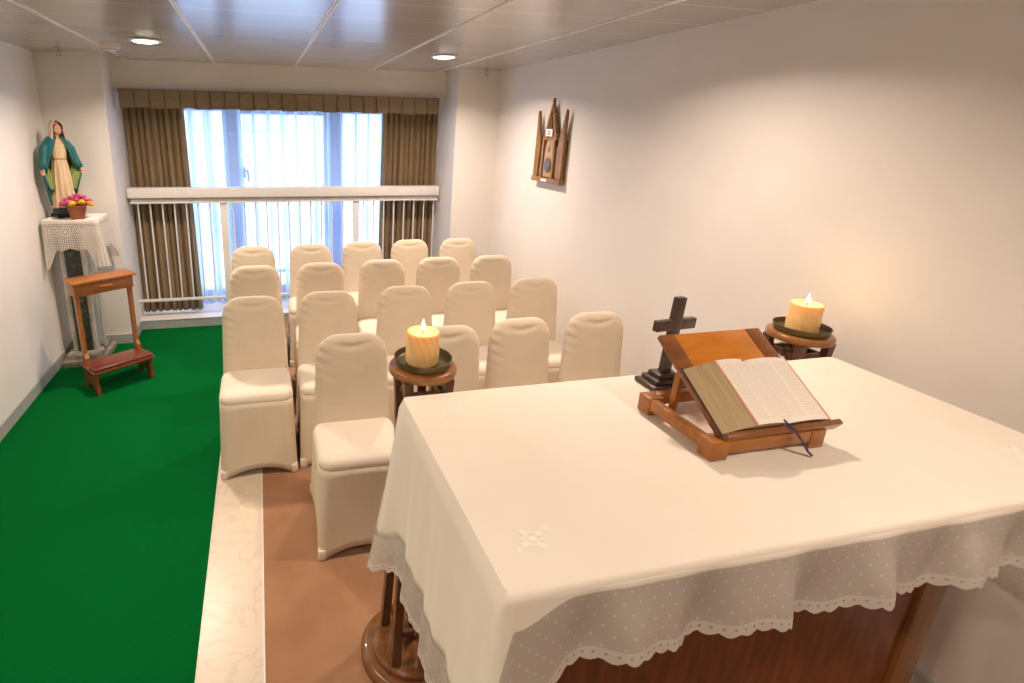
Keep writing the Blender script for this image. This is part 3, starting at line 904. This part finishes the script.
def candle(x, y, label, rz):
    r = empty('candle', (x, y, ZP_ + .0055), rz)
    n = 72; prof = []
    rr = .0485; rings = []
    H = .100
    for k in range(30):
        t = k / 29; z = H * t
        edge = min(1, min(t, 1 - t) / .04); ro = rr - .004 * (1 - edge) ** 2
        rings.append([((ro + .0014 * edge * sin(14 * a + z * 120)) * cos(a), (ro + .0014 * edge * sin(14 * a + z * 120)) * sin(a), z) for a in [2 * pi * i / n for i in range(n)]])
    for rd, z in ((.040, H - .001), (.032, H - .004), (.015, H - .008), (.004, H - .009)):
        rings.append([(rd * cos(2 * pi * i / n), rd * sin(2 * pi * i / n), z) for i in range(n)])
    m = MB(); m.loft(rings); m.build('wax_body', M['wax'], r, smooth=60)
    MB().tube([(0, 0, H - .0095), (.0005, 0, H), (.0015, 0, H + .006)], .0014, 8).build('wick', M['wick'], r)
    MB().lathe([(0, H + .002), (.0040, H + .005), (.0062, H + .011), (.0056, H + .016), (.0034, H + .023), (.0014, H + .031), (0.0002, H + .037)], 16).build('flame', M['flame'], r, smooth=180)
    tag(r, label, 'candle', 'lit cream pillar candles')
    l = bpy.data.lights.new('candle_glow', 'POINT'); l.energy = .55; l.color = (1, .58, .22); l.shadow_soft_size = .008
    lo = bpy.data.objects.new('candle_glow', l); COL.objects.link(lo); lo.parent = r; lo.location = (0, 0, H + .052)
S1 = (.452, 1.392); S2 = (1.870, 1.408)
candle_stand(*S1, 'carved wooden candle stand at the aisle end of the altar, in front of the chairs')
candle_stand(*S2, 'carved wooden candle stand by the right wall behind the altar')
tray(*S1, 'dark metal tray under the candle at the aisle end of the altar')
tray(*S2, 'dark metal tray under the candle by the right wall')
candle(S1[0] - .003, S1[1], 'lit cream pillar candle in front of the chairs at the aisle end', .3)
candle(S2[0], S2[1], 'lit cream pillar candle by the right wall behind the book rest', 1.1)

# ------------------------------------------------------------------ pedestal, crochet cloth, statue, flowers
PX0, PX1, PY0, PY1, PZ = -1.525, -1.165, 4.155, 4.46, 1.128
pd = empty('pedestal', (0, 0, 0))
MB().box(PX0 + .006, -1.225, 4.10, 4.50, .0085, .055, bev=.008).build('plinth', M['stone_base'], pd)
MB().box(-1.495, -1.255, 4.14, 4.46, .0555, .10, bev=.008).build('plinth_step', M['stone_base'], pd)
MB().box(-1.425, -1.325, 4.20, 4.40, .1005, 1.07, bev=.003).build('shaft', M['marble_dark'], pd, smooth=0)
for xa, xb in ((-1.462, -1.4265), (-1.3235, -1.288)):
    MB().box(xa, xb, 4.215, 4.385, .1005, 1.07, bev=.006).build('pilaster', M['marble_pale'], pd)
MB().box(-1.262, -1.243, 4.26, 4.30, .1005, 1.07, bev=.006).build('pilaster', M['marble_pale'], pd)
MB().box(PX0 + .008, PX1 - .008, PY0 + .008, PY1 - .008, 1.0705, PZ - .002, bev=.006).build('capital', M['stone_base'], pd)
tag(pd, 'tall narrow stone pedestal with dark marbled shaft in the left corner', 'pedestal')

ccols = drape_columns(PX0, PX1, PY0, PY1, .012, .009)
def ccl(c):
    (px, py), n, u, side, q = c
    base = .205 + .018 * abs(sin(pi * u / .10))
    k = {'fl': 1, 'bl': 1, 'fr': 1, 'br': 1}.get(side)
    if k is None: k = max(smooth01((.24 - q) / .24), smooth01((q - .76) / .24))
    if side == 'left' or side == 'bl' : base -= .02
    return base + k * .13, k
def ccl_pt(c, d):
    (px, py), (nx, ny), u, side, q = c
    tot, k = ccl(c); s = d / tot; re = .006
    if d < re * pi / 2:
        a = d / re; return Vector((px + nx * re * sin(a), py + ny * re * sin(a), PZ - re * (1 - cos(a))))
    big = .0 if (side in ('left',)) else 1
    fl = .012 + (.034 * k if side in ('fr', 'br', 'front', 'right', 'back') else .012 * k)
    w = .010 * sin(u * 2 * pi / .13) * s
    if side == 'left': fl = .002; w *= .1
    if side in ('fl', 'bl'): fl = .012; w = 0
    ax, ay = nx, ny
    if side in ('fl',) or (side == 'front' and q < .3): pass
    x = px + ax * (re + fl * s + w); y = py + ay * (re + fl * s + w)
    x = max(x, XL + .006)
    return Vector((x, y, PZ - re - (d - re * pi / 2)))
m = MB(); rr = []; uu = []
for i in range(17):
    rr.append([ccl_pt(c, ccl(c)[0] * i / 16) for c in ccols]); uu.append([(c[2], ccl(c)[0] * i / 16) for c in ccols])
rr = [r_ + [r_[0]] for r_ in rr]; uu = [r_ + [(ccols[-1][2] + .01, r_[0][1])] for r_ in uu]
m.mi = 1; m.quadstrip(rr, uvs=uu)
m.mi = 0; rg = [m.bm.verts.new((c[0][0], c[0][1], PZ)) for c in ccols]; m.cap(rg)
cc = m.build('crochet_cloth', [M['thread'], M['crochet']], None, smooth=60)
tag(cc, 'cream crochet lace cloth with hanging corners covering the pedestal top', 'tablecloth')

# statue -------------------------------------------------------------
st = empty('statue', (-1.413, 4.335, PZ + .001), radians(40)); st.scale = (1.05, 1.05, 1.045)
MB().box(-.078, .078, -.062, .062, 0, .022, bev=.004).build('plinth', M['black'], st)
MB().lathe([(0, .0225), (.074, .0225), (.080, .035), (.078, .052), (.062, .070), (0, .075)], 32).build('globe_base', M['dark_green'], st)
def ring(cx, cy, z, rx, ry, n=72, amp=0, k=0, ph=0):
    out = []
    for i in range(n):
        a = 2 * pi * i / n; f = 1 + amp * sin(k * a + ph) + amp * .5 * sin((k * 1.7 // 1) * a + 1.3 + ph)
        out.append((cx + rx * f * cos(a), cy + ry * f * sin(a), z))
    return out
# body: robe, bust, neck and head as one surface
m = MB(); R = []
prof = [(.066, .074, .058, .10), (.10, .072, .056, .10), (.18, .066, .052, .09), (.27, .060, .048, .07), (.34, .054, .044, .05), (.385, .047, .039, .03), (.40, .045, .037, .012), (.415, .048, .039, .01), (.46, .056, .043, .008), (.50, .060, .042, .004), (.525, .052, .036, 0), (.540, .030, .027, 0), (.548, .020, .020, 0), (.560, .0175, .0185, 0)]
for i, (z, rx, ry, am) in enumerate(prof):
    R.append(ring(.004 * (z / .3), 0, z, rx, ry, 72, am, 12, .3 + z * 2))
hx_, hy_, hz_ = .010, -.012, .600
for k in range(12):
    th = pi - (k + 1.2) * pi / 13.4
    z = hz_ + .042 * cos(th); rr_ = sin(th)
    rg = []
    for i in range(72):
        a = 2 * pi * i / 72
        x = .030 * rr_ * cos(a); y = .034 * rr_ * sin(a)
        fy = -sin(a)                                    # towards the face
        if fy > .5:
            lx = x / .030
            zz = (z - hz_) / .042
            nose = .010 * math.exp(-(lx / .16) ** 2) * math.exp(-((zz + .12) / .20) ** 2)
            brow = .0030 * math.exp(-((zz - .22) / .12) ** 2)
            eye = -.0032 * math.exp(-((abs(lx) - .42) / .18) ** 2) * math.exp(-((zz - .04) / .10) ** 2)
            lip = .0030 * math.exp(-(lx / .24) ** 2) * math.exp(-((zz + .46) / .08) ** 2)
            chin = .004 * math.exp(-(lx / .4) ** 2) * math.exp(-((zz + .8) / .18) ** 2)
            y -= nose + brow + eye + lip + chin
        rg.append((hx_ + x, hy_ + y - .010 * (hz_ - z) / .042 * .6, z))
    R.append(rg)
mm = MB(); mm.quadstrip(R[:14], closed=True); mm.mi = 1
mm.quadstrip([R[12], R[13]] + R[14:], closed=True)
top = [mm.bm.verts.new(p) for p in R[-1]]; mm.cap(top)
bmesh.ops.remove_doubles(mm.bm, verts=mm.bm.verts, dist=.00005)
for f in mm.bm.faces:
    c_ = f.calc_center_median()
    if c_.z > .525 or (c_.z > .505 and c_.y < -.02 and abs(c_.x) < .02): f.material_index = 1
body = mm.build('figure', [M['robe'], M['skin']], st, smooth=60)
# face features
m = MB()
for s in (-1, 1):
    m.sphere((hx_ + s * .0125, hy_ - .0325, hz_ + .002), .0038, (1.2, .6, .55), 10, 8)
m.build('eyes', M['hair'], st)
m = MB(); m.sphere((hx_, hy_ - .0315, hz_ - .0205), .006, (1, .4, .35), 12, 8)
tag(m.build('lips', simple('lip_paint', (.45, .13, .10), .5, (.40, .11, .09), 30), st), 'red painted lips')
m = MB()
hr = []
for s in (-1, 1):
    m.tube([(hx_ + s * .004, hy_ - .030, hz_ + .030), (hx_ + s * .022, hy_ - .024, hz_ + .018), (hx_ + s * .029, hy_ - .012, hz_ - .010), (hx_ + s * .026, hy_ - .006, hz_ - .036)], [.003, .0045, .0045, .003], 10)
m.build('hair', M['hair'], st)
# veil: open hood
m = MB(); rows = []
for k in range(15):
    t = k / 14
    if t < .55:
        th = t / .55 * pi * .58; z = hz_ + .006 + .048 * cos(th); rx = .003 + .042 * sin(th); ry = .003 + .046 * sin(th)
    else:
        q = (t - .55) / .45; z = hz_ + .006 - .012 - q * .078; rx = .041 + .016 * q; ry = .044 + .004 * q
    half = radians(132 if t > .34 else 132 + (1 - t / .34) * 48)
    row = []
    for i in range(37):
        a = pi / 2 + half * (i / 18 - 1)
        row.append((hx_ + rx * cos(a), hy_ + .004 + ry * sin(a), z + .0025 * sin(5 * a)))
    rows.append(row)
m.quadstrip(rows); m.build('veil', M['veil'], st, smooth=180, solid=.004)
# mantle: shell round the back, open in front
mant = [(.548, .040, .036, 172), (.530, .064, .046, 166), (.50, .080, .054, 158), (.46, .090, .058, 150), (.41, .100, .060, 140), (.36, .108, .062, 128), (.30, .106, .062, 118), (.22, .098, .060, 112), (.14, .088, .058, 106), (.085, .080, .058, 100)]
rows = []
for (z, rx, ry, hf) in mant:
    row = []
    for i in range(57):
        a = pi / 2 + radians(hf) * (i / 28 - 1)
        f = 1 + .030 * sin(9 * a + z * 8) * min(1, (.56 - z) / .12)
        row.append((.004 + rx * f * cos(a), .004 + ry * f * sin(a), z))
    rows.append(row)
m = MB(); m.quadstrip(rows)
mant_o = m.build('mantle', [M['lime'], M['teal']], st, smooth=180, fixn=False)
sm = mant_o.modifiers.new('Solidify', 'SOLIDIFY'); sm.thickness = .006; sm.offset = -1; sm.material_offset = 1; sm.material_offset_rim = 0
# arms: sleeve + hand
def arm(s):
    sh, el, wr = Vector((s * .058, -.004, .505)), Vector((s * .096, -.016, .415)), Vector((s * .118, -.040, .335))
    m = MB(); m.tube([sh, (sh + el) / 2 + Vector((s * .008, 0, .004)), el, (el + wr) / 2, wr], [.026, .029, .028, .026, .024], 16)
    m.build('sleeve', M['teal'], st, smooth=180)
    d = (wr - el).normalized()
    m = MB(); m.tube([wr - d * .012, wr + d * .004, wr + d * .012, wr + d * .026], [.0095, .0095, .0125, .0115], 12, flat=.6)
    pal = wr + d * .026
    side = Vector((0, -1, 0)).cross(d).normalized(); nrm = d.cross(side).normalized()
    for k in range(4):
        o = (k - 1.5) * .0052; L = (.020, .024, .022, .017)[k]
        b0 = pal - d * .003 + side * o
        m.tube([b0, b0 + d * L * .5, b0 + d * L * .85 + nrm * .004, b0 + d * L + nrm * .008], [.0032, .003, .0026, .0018], 8)
    t0 = wr + d * .010 + side * s * .008
    m.tube([t0, t0 + side * s * .008 + d * .008, t0 + side * s * .011 + d * .018], [.0038, .0034, .002], 8)
    m.build('hand', M['skin'], st, smooth=180)
    # hanging fold of mantle under the forearm, lining outwards
    rows = []
    for k in range(9):
        t = k / 8; row = []
        for i in range(9):
            q = i / 8
            p0 = el * (1 - q) + (wr + d * .012) * q
            dz = (.02 + .20 * (1 - q * .55)) * t
            inw = .055 * t * (1 - q) + .030 * t
            row.append(p0 + Vector((-s * inw + .006 * sin(q * 9 + t * 2), .018 * (1 - q) + .005 * sin(q * 14) * t, -dz - .018)))
        rows.append(row)
    m = MB(); m.quadstrip(rows)
    m.mi = 1
    m.tube([rows[0][8], rows[4][8], rows[8][8]], .005, 8); m.tube([rows[8][8], rows[8][4], rows[8][0]], .005, 8)
    m.build('mantle_fold', [M['lime'], M['teal']], st, smooth=180, solid=.004)
arm(-1); arm(1)
for s_ in (-.03, .03):
    MB().sphere((s_, -.052, .076), .016, (.8, 1.3, .6)).build('foot', M['skin'], st)
m = MB(); m.lathe([(.040, 0), (.049, .003), (.049, .010), (.040, .012)], 40)
g = m.build('sash', M['gold'], st); g.scale = (1, .82, 1); g.location = (.004, 0, .394)
tag(st, 'painted plaster statue of a veiled woman in cream robe and teal mantle', 'statue')

# flower pot ---------------------------------------------------------
fp = empty('potted_flowers', (-1.300, 4.212, PZ + .001), .4)
def sq(h, z, r=.012):
    return [(x, y, z) for x, y in rrect(h, -h, h, r, 5, 3)]
m = MB(); m.loft([sq(.042, 0), sq(.060, .088), sq(.064, .090), sq(.064, .100), sq(.056, .100), sq(.053, .080)])
m.build('pot', M['terra'], fp, smooth=30)
rnd = random.Random(4)
def blossom(x, y, z, mat, r, tilt):
    m = MB(); R3 = Matrix.Rotation(tilt[0], 4, 'X') @ Matrix.Rotation(tilt[1], 4, 'Y')
    for layer, (nn, rad, up) in enumerate(((8, 1.0, .15), (7, .78, .42), (5, .5, .75), (3, .25, 1.0))):
        for k in range(nn):
            a = 2 * pi * k / nn + layer * .4
            mt = Matrix.Translation((x, y, z)) @ R3 @ Matrix.Rotation(a, 4, 'Z') @ Matrix.Translation((r * rad * .55, 0, r * up * .55)) @ Matrix.Rotation(-(.3 + up * .9), 4, 'Y')
            rr = bmesh.ops.create_uvsphere(m.bm, u_segments=8, v_segments=6, radius=1)
            for v in rr['verts']: v.co = mt @ Vector((v.co.x * r * .5, v.co.y * r * .40, v.co.z * r * .14))
    m.build('blossom', mat, fp, smooth=180)
spots = [(-.055, -.05, .125, 'fpink'), (-.085, -.01, .118, 'fpink'), (-.03, -.02, .155, 'fpink'), (.02, .0, .165, 'fpink'), (.055, .01, .15, 'fpink'), (.0, .04, .158, 'fpink'), (.085, -.005, .125, 'fpink'), (-.06, .04, .135, 'fpink'), (.04, .05, .14, 'fpink'),
         (-.028, -.068, .118, 'fyellow'), (.028, -.062, .125, 'forange'), (.080, -.045, .108, 'forange'), (.0, -.045, .142, 'fpink'), (.055, -.03, .14, 'fpink')]
for x, y, z, mt in spots:
    blossom(x, y, z - .01, M[mt], .030 if mt != 'fpink' else .027, (y * -7 * -1, x * 6))
m = MB()
for k in range(46):
    a = rnd.uniform(0, 2 * pi); rd = rnd.uniform(.03, .085); z = rnd.uniform(.085, .125); L = rnd.uniform(.03, .045)
    mt = Matrix.Translation((rd * cos(a), rd * sin(a), z)) @ Matrix.Rotation(a, 4, 'Z') @ Matrix.Rotation(rnd.uniform(-.5, .5), 4, 'Y')
    rr = bmesh.ops.create_uvsphere(m.bm, u_segments=8, v_segments=4, radius=1)
    for v in rr['verts']: v.co = mt @ Vector((v.co.x * L * .5, v.co.y * L * .24, v.co.z * .0015 + .004 * (v.co.x ** 2)))
for k in range(14):
    x, y, z, _ = spots[k]; m.tube([(x * .3, y * .3, .07), (x * .7, y * .7, .10), (x, y, z - .012)], .0018, 6)
m.build('foliage', M['leaf'], fp, smooth=180)
MB().box(-.05, .05, -.05, .05, .072, .082).build('soil', M['hair'], fp, smooth=0)
tag(fp, 'small terracotta pot of pink and orange flowers beside the statue', 'flowers')

# ------------------------------------------------------------------ kneeler
kn = empty('kneeler', (-1.045, 3.80, .008), radians(35))
KW = .20
def end_panel(sx):
    m = MB(); x0 = sx * KW - .011; 
    poly = [(-.118, 0), (-.070, 0), (-.060, .022), (-.030, .050), (0, .058), (.030, .050), (.060, .022), (.070, 0), (.118, 0), (.116, .03), (.106, .07), (.104, .152), (-.104, .152), (-.106, .07), (-.116, .03)]
    a = [m.bm.verts.new((x0, y, z)) for y, z in poly]; b_ = [m.bm.verts.new((x0 + .022, y, z)) for y, z in poly]
    m.bm.faces.new(a); m.bm.faces.new(b_[::-1])
    for i in range(len(poly)):
        k = (i + 1) % len(poly); m.bm.faces.new((a[k], a[i], b_[i], b_[k]))
    m.build('foot_panel', M['kneel_dark'], kn, smooth=0)
for s in (-1, 1): end_panel(s * .93)
MB().box(-KW - .012, KW + .012, -.122, .122, .1525, .172, bev=.004).build('kneeling_board', M['kneel_dark'], kn)
MB().box(-KW + .165 - .165, KW, 0, .01, .12, .15).build('stretcher', M['kneel_dark'], kn, smooth=0)
m = MB(); m.box(-KW - .004, KW + .004, -.116, -.020, .1725, .194, bev=.010, seg=4); m.build('kneeling_pad', M['vinyl'], kn, smooth=60)
for s in (-1, 1):
    m = MB(); x = s * .178; rg = []
    for z, hy0, hy1, h in ((.1725, .050, .112, .013), (.222, .050, .112, .013), (.232, .060, .112, .013), (.25, .076, .114, .012), (.45, .082, .118, .012), (.66, .084, .122, .013)):
        rg.append([(x - h, hy0, z), (x + h, hy0, z), (x + h, hy1, z), (x - h, hy1, z)])
    m.loft(rg); m.build('post', M['kneel_wood'], kn, smooth=0)
MB().box(-.196, .196, .066, .205, .6605, .748, bev=.003).build('drawer_case', M['kneel_wood'], kn)
dr = MB().box(-.165, .165, .062, .0655, .672, .738, bev=.001).build('drawer_front', M['kneel_wood'], kn)
m = MB(); m.box(-.045, .045, .036, .0615, .704, .720, bev=.004); tag(m.build('drawer_pull', M['kneel_wood'], dr), 'wooden bar pull')
MB().box(-.212, .212, .040, .222, .7485, .766, bev=.005).build('arm_rest', M['kneel_wood'], kn)
tag(kn, 'small wooden prayer kneeler with shelf top and dark padded step on green carpet', 'kneeler')

# ------------------------------------------------------------------ carved wall plaque
pq = empty('wall_plaque', (XR, 3.575, 1.435), -pi / 2)
# local x: viewer's right, -y: towards the room
MB().box(-.195, .200, -.050, -.002, 0, .035, bev=.003).build('base_shelf', M['orn_wood'], pq)
MB().box(-.185, .190, -.020, -.002, .0355, .30, bev=.002).build('back_board', M['orn_dark'], pq)
for s in (-1, 1):
    m = MB(); x = s
    poly = [(.192, .0355), (.192, .485), (.184, .505), (.172, .46), (.122, .27), (.132, .0355)]
    poly = [((.002 + s * a), b) for a, b in poly]
    if s < 0: poly = poly[::-1]
    m.prism(poly, -.042, -.0205, .002); m.build('side_spire', M['orn_wood'], pq, smooth=0)
for s in (-1, 1):
    xa, xb = sorted((.002 + s * .132, .002 + s * .090))
    MB().box(xa, xb, -.028, -.0205, .040, .26).build('side_inlay', M['orn_mauve'], pq, smooth=0)
    xa, xb = sorted((.002 + s * .089, .002 + s * .062))
    MB().box(xa, xb, -.046, -.0205, .0355, .30, bev=.002).build('inner_post', M['orn_wood'], pq)
poly = [(-.058, .040), (.062, .040), (.062, .20), (.044, .285), (.044, .33), (-.040, .33), (-.040, .285), (-.058, .20)]
MB().prism(poly, -.034, -.0205, .001).build('centre_panel', M['orn_panel'], pq, smooth=0)
m = MB()
for k in range(4):
    pass
m.lathe([(0, 0), (.036, 0), (.042, .003), (.042, .007), (.034, .010), (.022, .007), (0, .012)], 32)
em = m.build('round_relief', M['orn_grey'], pq); em.rotation_euler = (radians(90), 0, 0); em.location = (.002, -.0335, .125); em.scale = (1, 1.25, 1)
m = MB(); m.box(-.002, .006, -.038, -.0335, .215, .255); m.box(-.010, .014, -.038, -.0335, .235, .242)
m.build('small_relief', M['orn_grey'], pq, smooth=0)
poly = [(-.085, .30)]
steps = 9
for k in range(steps):
    t = k / steps; t2 = (k + 1) / steps
    xo = .085 * (1 - t) ; xi = .085 * (1 - t2)
    poly.append((-xo - .010, .305 + t * .245 + .004)); poly.append((-xi - .002, .305 + t2 * .245 - .004))
apex = [(-.006, .562), (.002, .585), (.010, .562)]
right = [(.004 - a, b) for a, b in poly[::-1]]
MB().prism((poly + apex + right)[::-1], -.040, -.0205).build('stepped_spire', M['orn_wood'], pq, smooth=0)
MB().prism([(-.045, .335), (.049, .335), (.002, .50)], -.046, -.0405).build('gable', M['orn_dark'], pq, smooth=0)
lb = MB().box(-.044, .048, -.050, -.0465, .325, .375, bev=.001).build('name_label', M['label_white'], pq, smooth=0)
m = MB()
m.box(-.012, -.006, -.0512, -.05, .336, .364); m.box(-.004, .010, -.0512, -.05, .336, .341); m.box(-.004, .010, -.0512, -.05, .358, .363); m.box(.012, .018, -.0512, -.05, .336, .364)
m.build('label_mark', M['label_ink'], lb, smooth=0)
m = MB(); m.box(-.05, .03, -.0515, -.05, .008, .026)
tag(m.build('base_label', M['label_white'], pq, smooth=0), 'small white label')
tag(pq, 'carved wooden plaque with pointed spires hung on the right wall', 'wall plaque')

# ------------------------------------------------------------------ light
def lamp(x, y, e):
    l = bpy.data.lights.new('downlight', 'AREA'); l.shape = 'DISK'; l.size = .13; l.energy = e; l.color = (1, .795, .64); l.spread = radians(148)
    o = bpy.data.objects.new('downlight', l); COL.objects.link(o); o.location = (x, y, ZC - .022); return o
lamp(-.641, 3.729, 25); lamp(1.293, 3.803, 24)
lamp(-.64, 1.87, 14); lamp(1.32, 1.87, 16.5)
lamp(-.64, -.02, 19); lamp(1.32, -.02, 12)

wd = bpy.data.worlds.new('World'); scene.world = wd; wd.use_nodes = True
bg = wd.node_tree.nodes['Background']; bg.inputs[0].default_value = (.68, .81, 1.0, 1); bg.inputs[1].default_value = 6.2
pl = bpy.data.lights.new('window_portal', 'AREA'); pl.shape = 'RECTANGLE'; pl.size = XCR - XCL; pl.size_y = 1.95
pl.cycles.is_portal = True
po = bpy.data.objects.new('window_portal', pl); COL.objects.link(po); po.location = ((XCL + XCR) / 2, 5.5, 1.07); po.rotation_euler = (radians(-90), 0, 0)

# ------------------------------------------------------------------ camera
cam = bpy.data.cameras.new('camera'); co = bpy.data.objects.new('camera', cam); COL.objects.link(co)
f, yaw, pit, rol, cx, cy = 530.7315, .2231, .2828, .0172, 379.8759, 281.8712
fw = Vector((sin(yaw) * cos(pit), cos(yaw) * cos(pit), -sin(pit))); rt = Vector((cos(yaw), -sin(yaw), 0)); up = rt.cross(fw)
r2 = cos(rol) * rt + sin(rol) * up; u2 = -sin(rol) * rt + cos(rol) * up
mw = Matrix(((r2.x, u2.x, -fw.x, 0), (r2.y, u2.y, -fw.y, 0), (r2.z, u2.z, -fw.z, 1.8), (0, 0, 0, 1)))
co.matrix_world = mw
cam.sensor_width = 36; cam.sensor_fit = 'HORIZONTAL'; cam.lens = f / 1024 * 36
cam.shift_x = (512 - cx) / 1024; cam.shift_y = (cy - 341.5) / 1024
cam.clip_start = .02
scene.camera = co
vs_ = scene.view_settings
scene.display_settings.display_device = 'sRGB'
vs_.view_transform = 'Standard'; vs_.look = 'None'; vs_.exposure = 0; vs_.gamma = 1; vs_.use_curve_mapping = False
scene.cycles.use_denoising = True
scene.cycles.transparent_max_bounces = 24
scene.cycles.max_bounces = 10; scene.cycles.diffuse_bounces = 6
scene.cycles.sample_clamp_indirect = 6
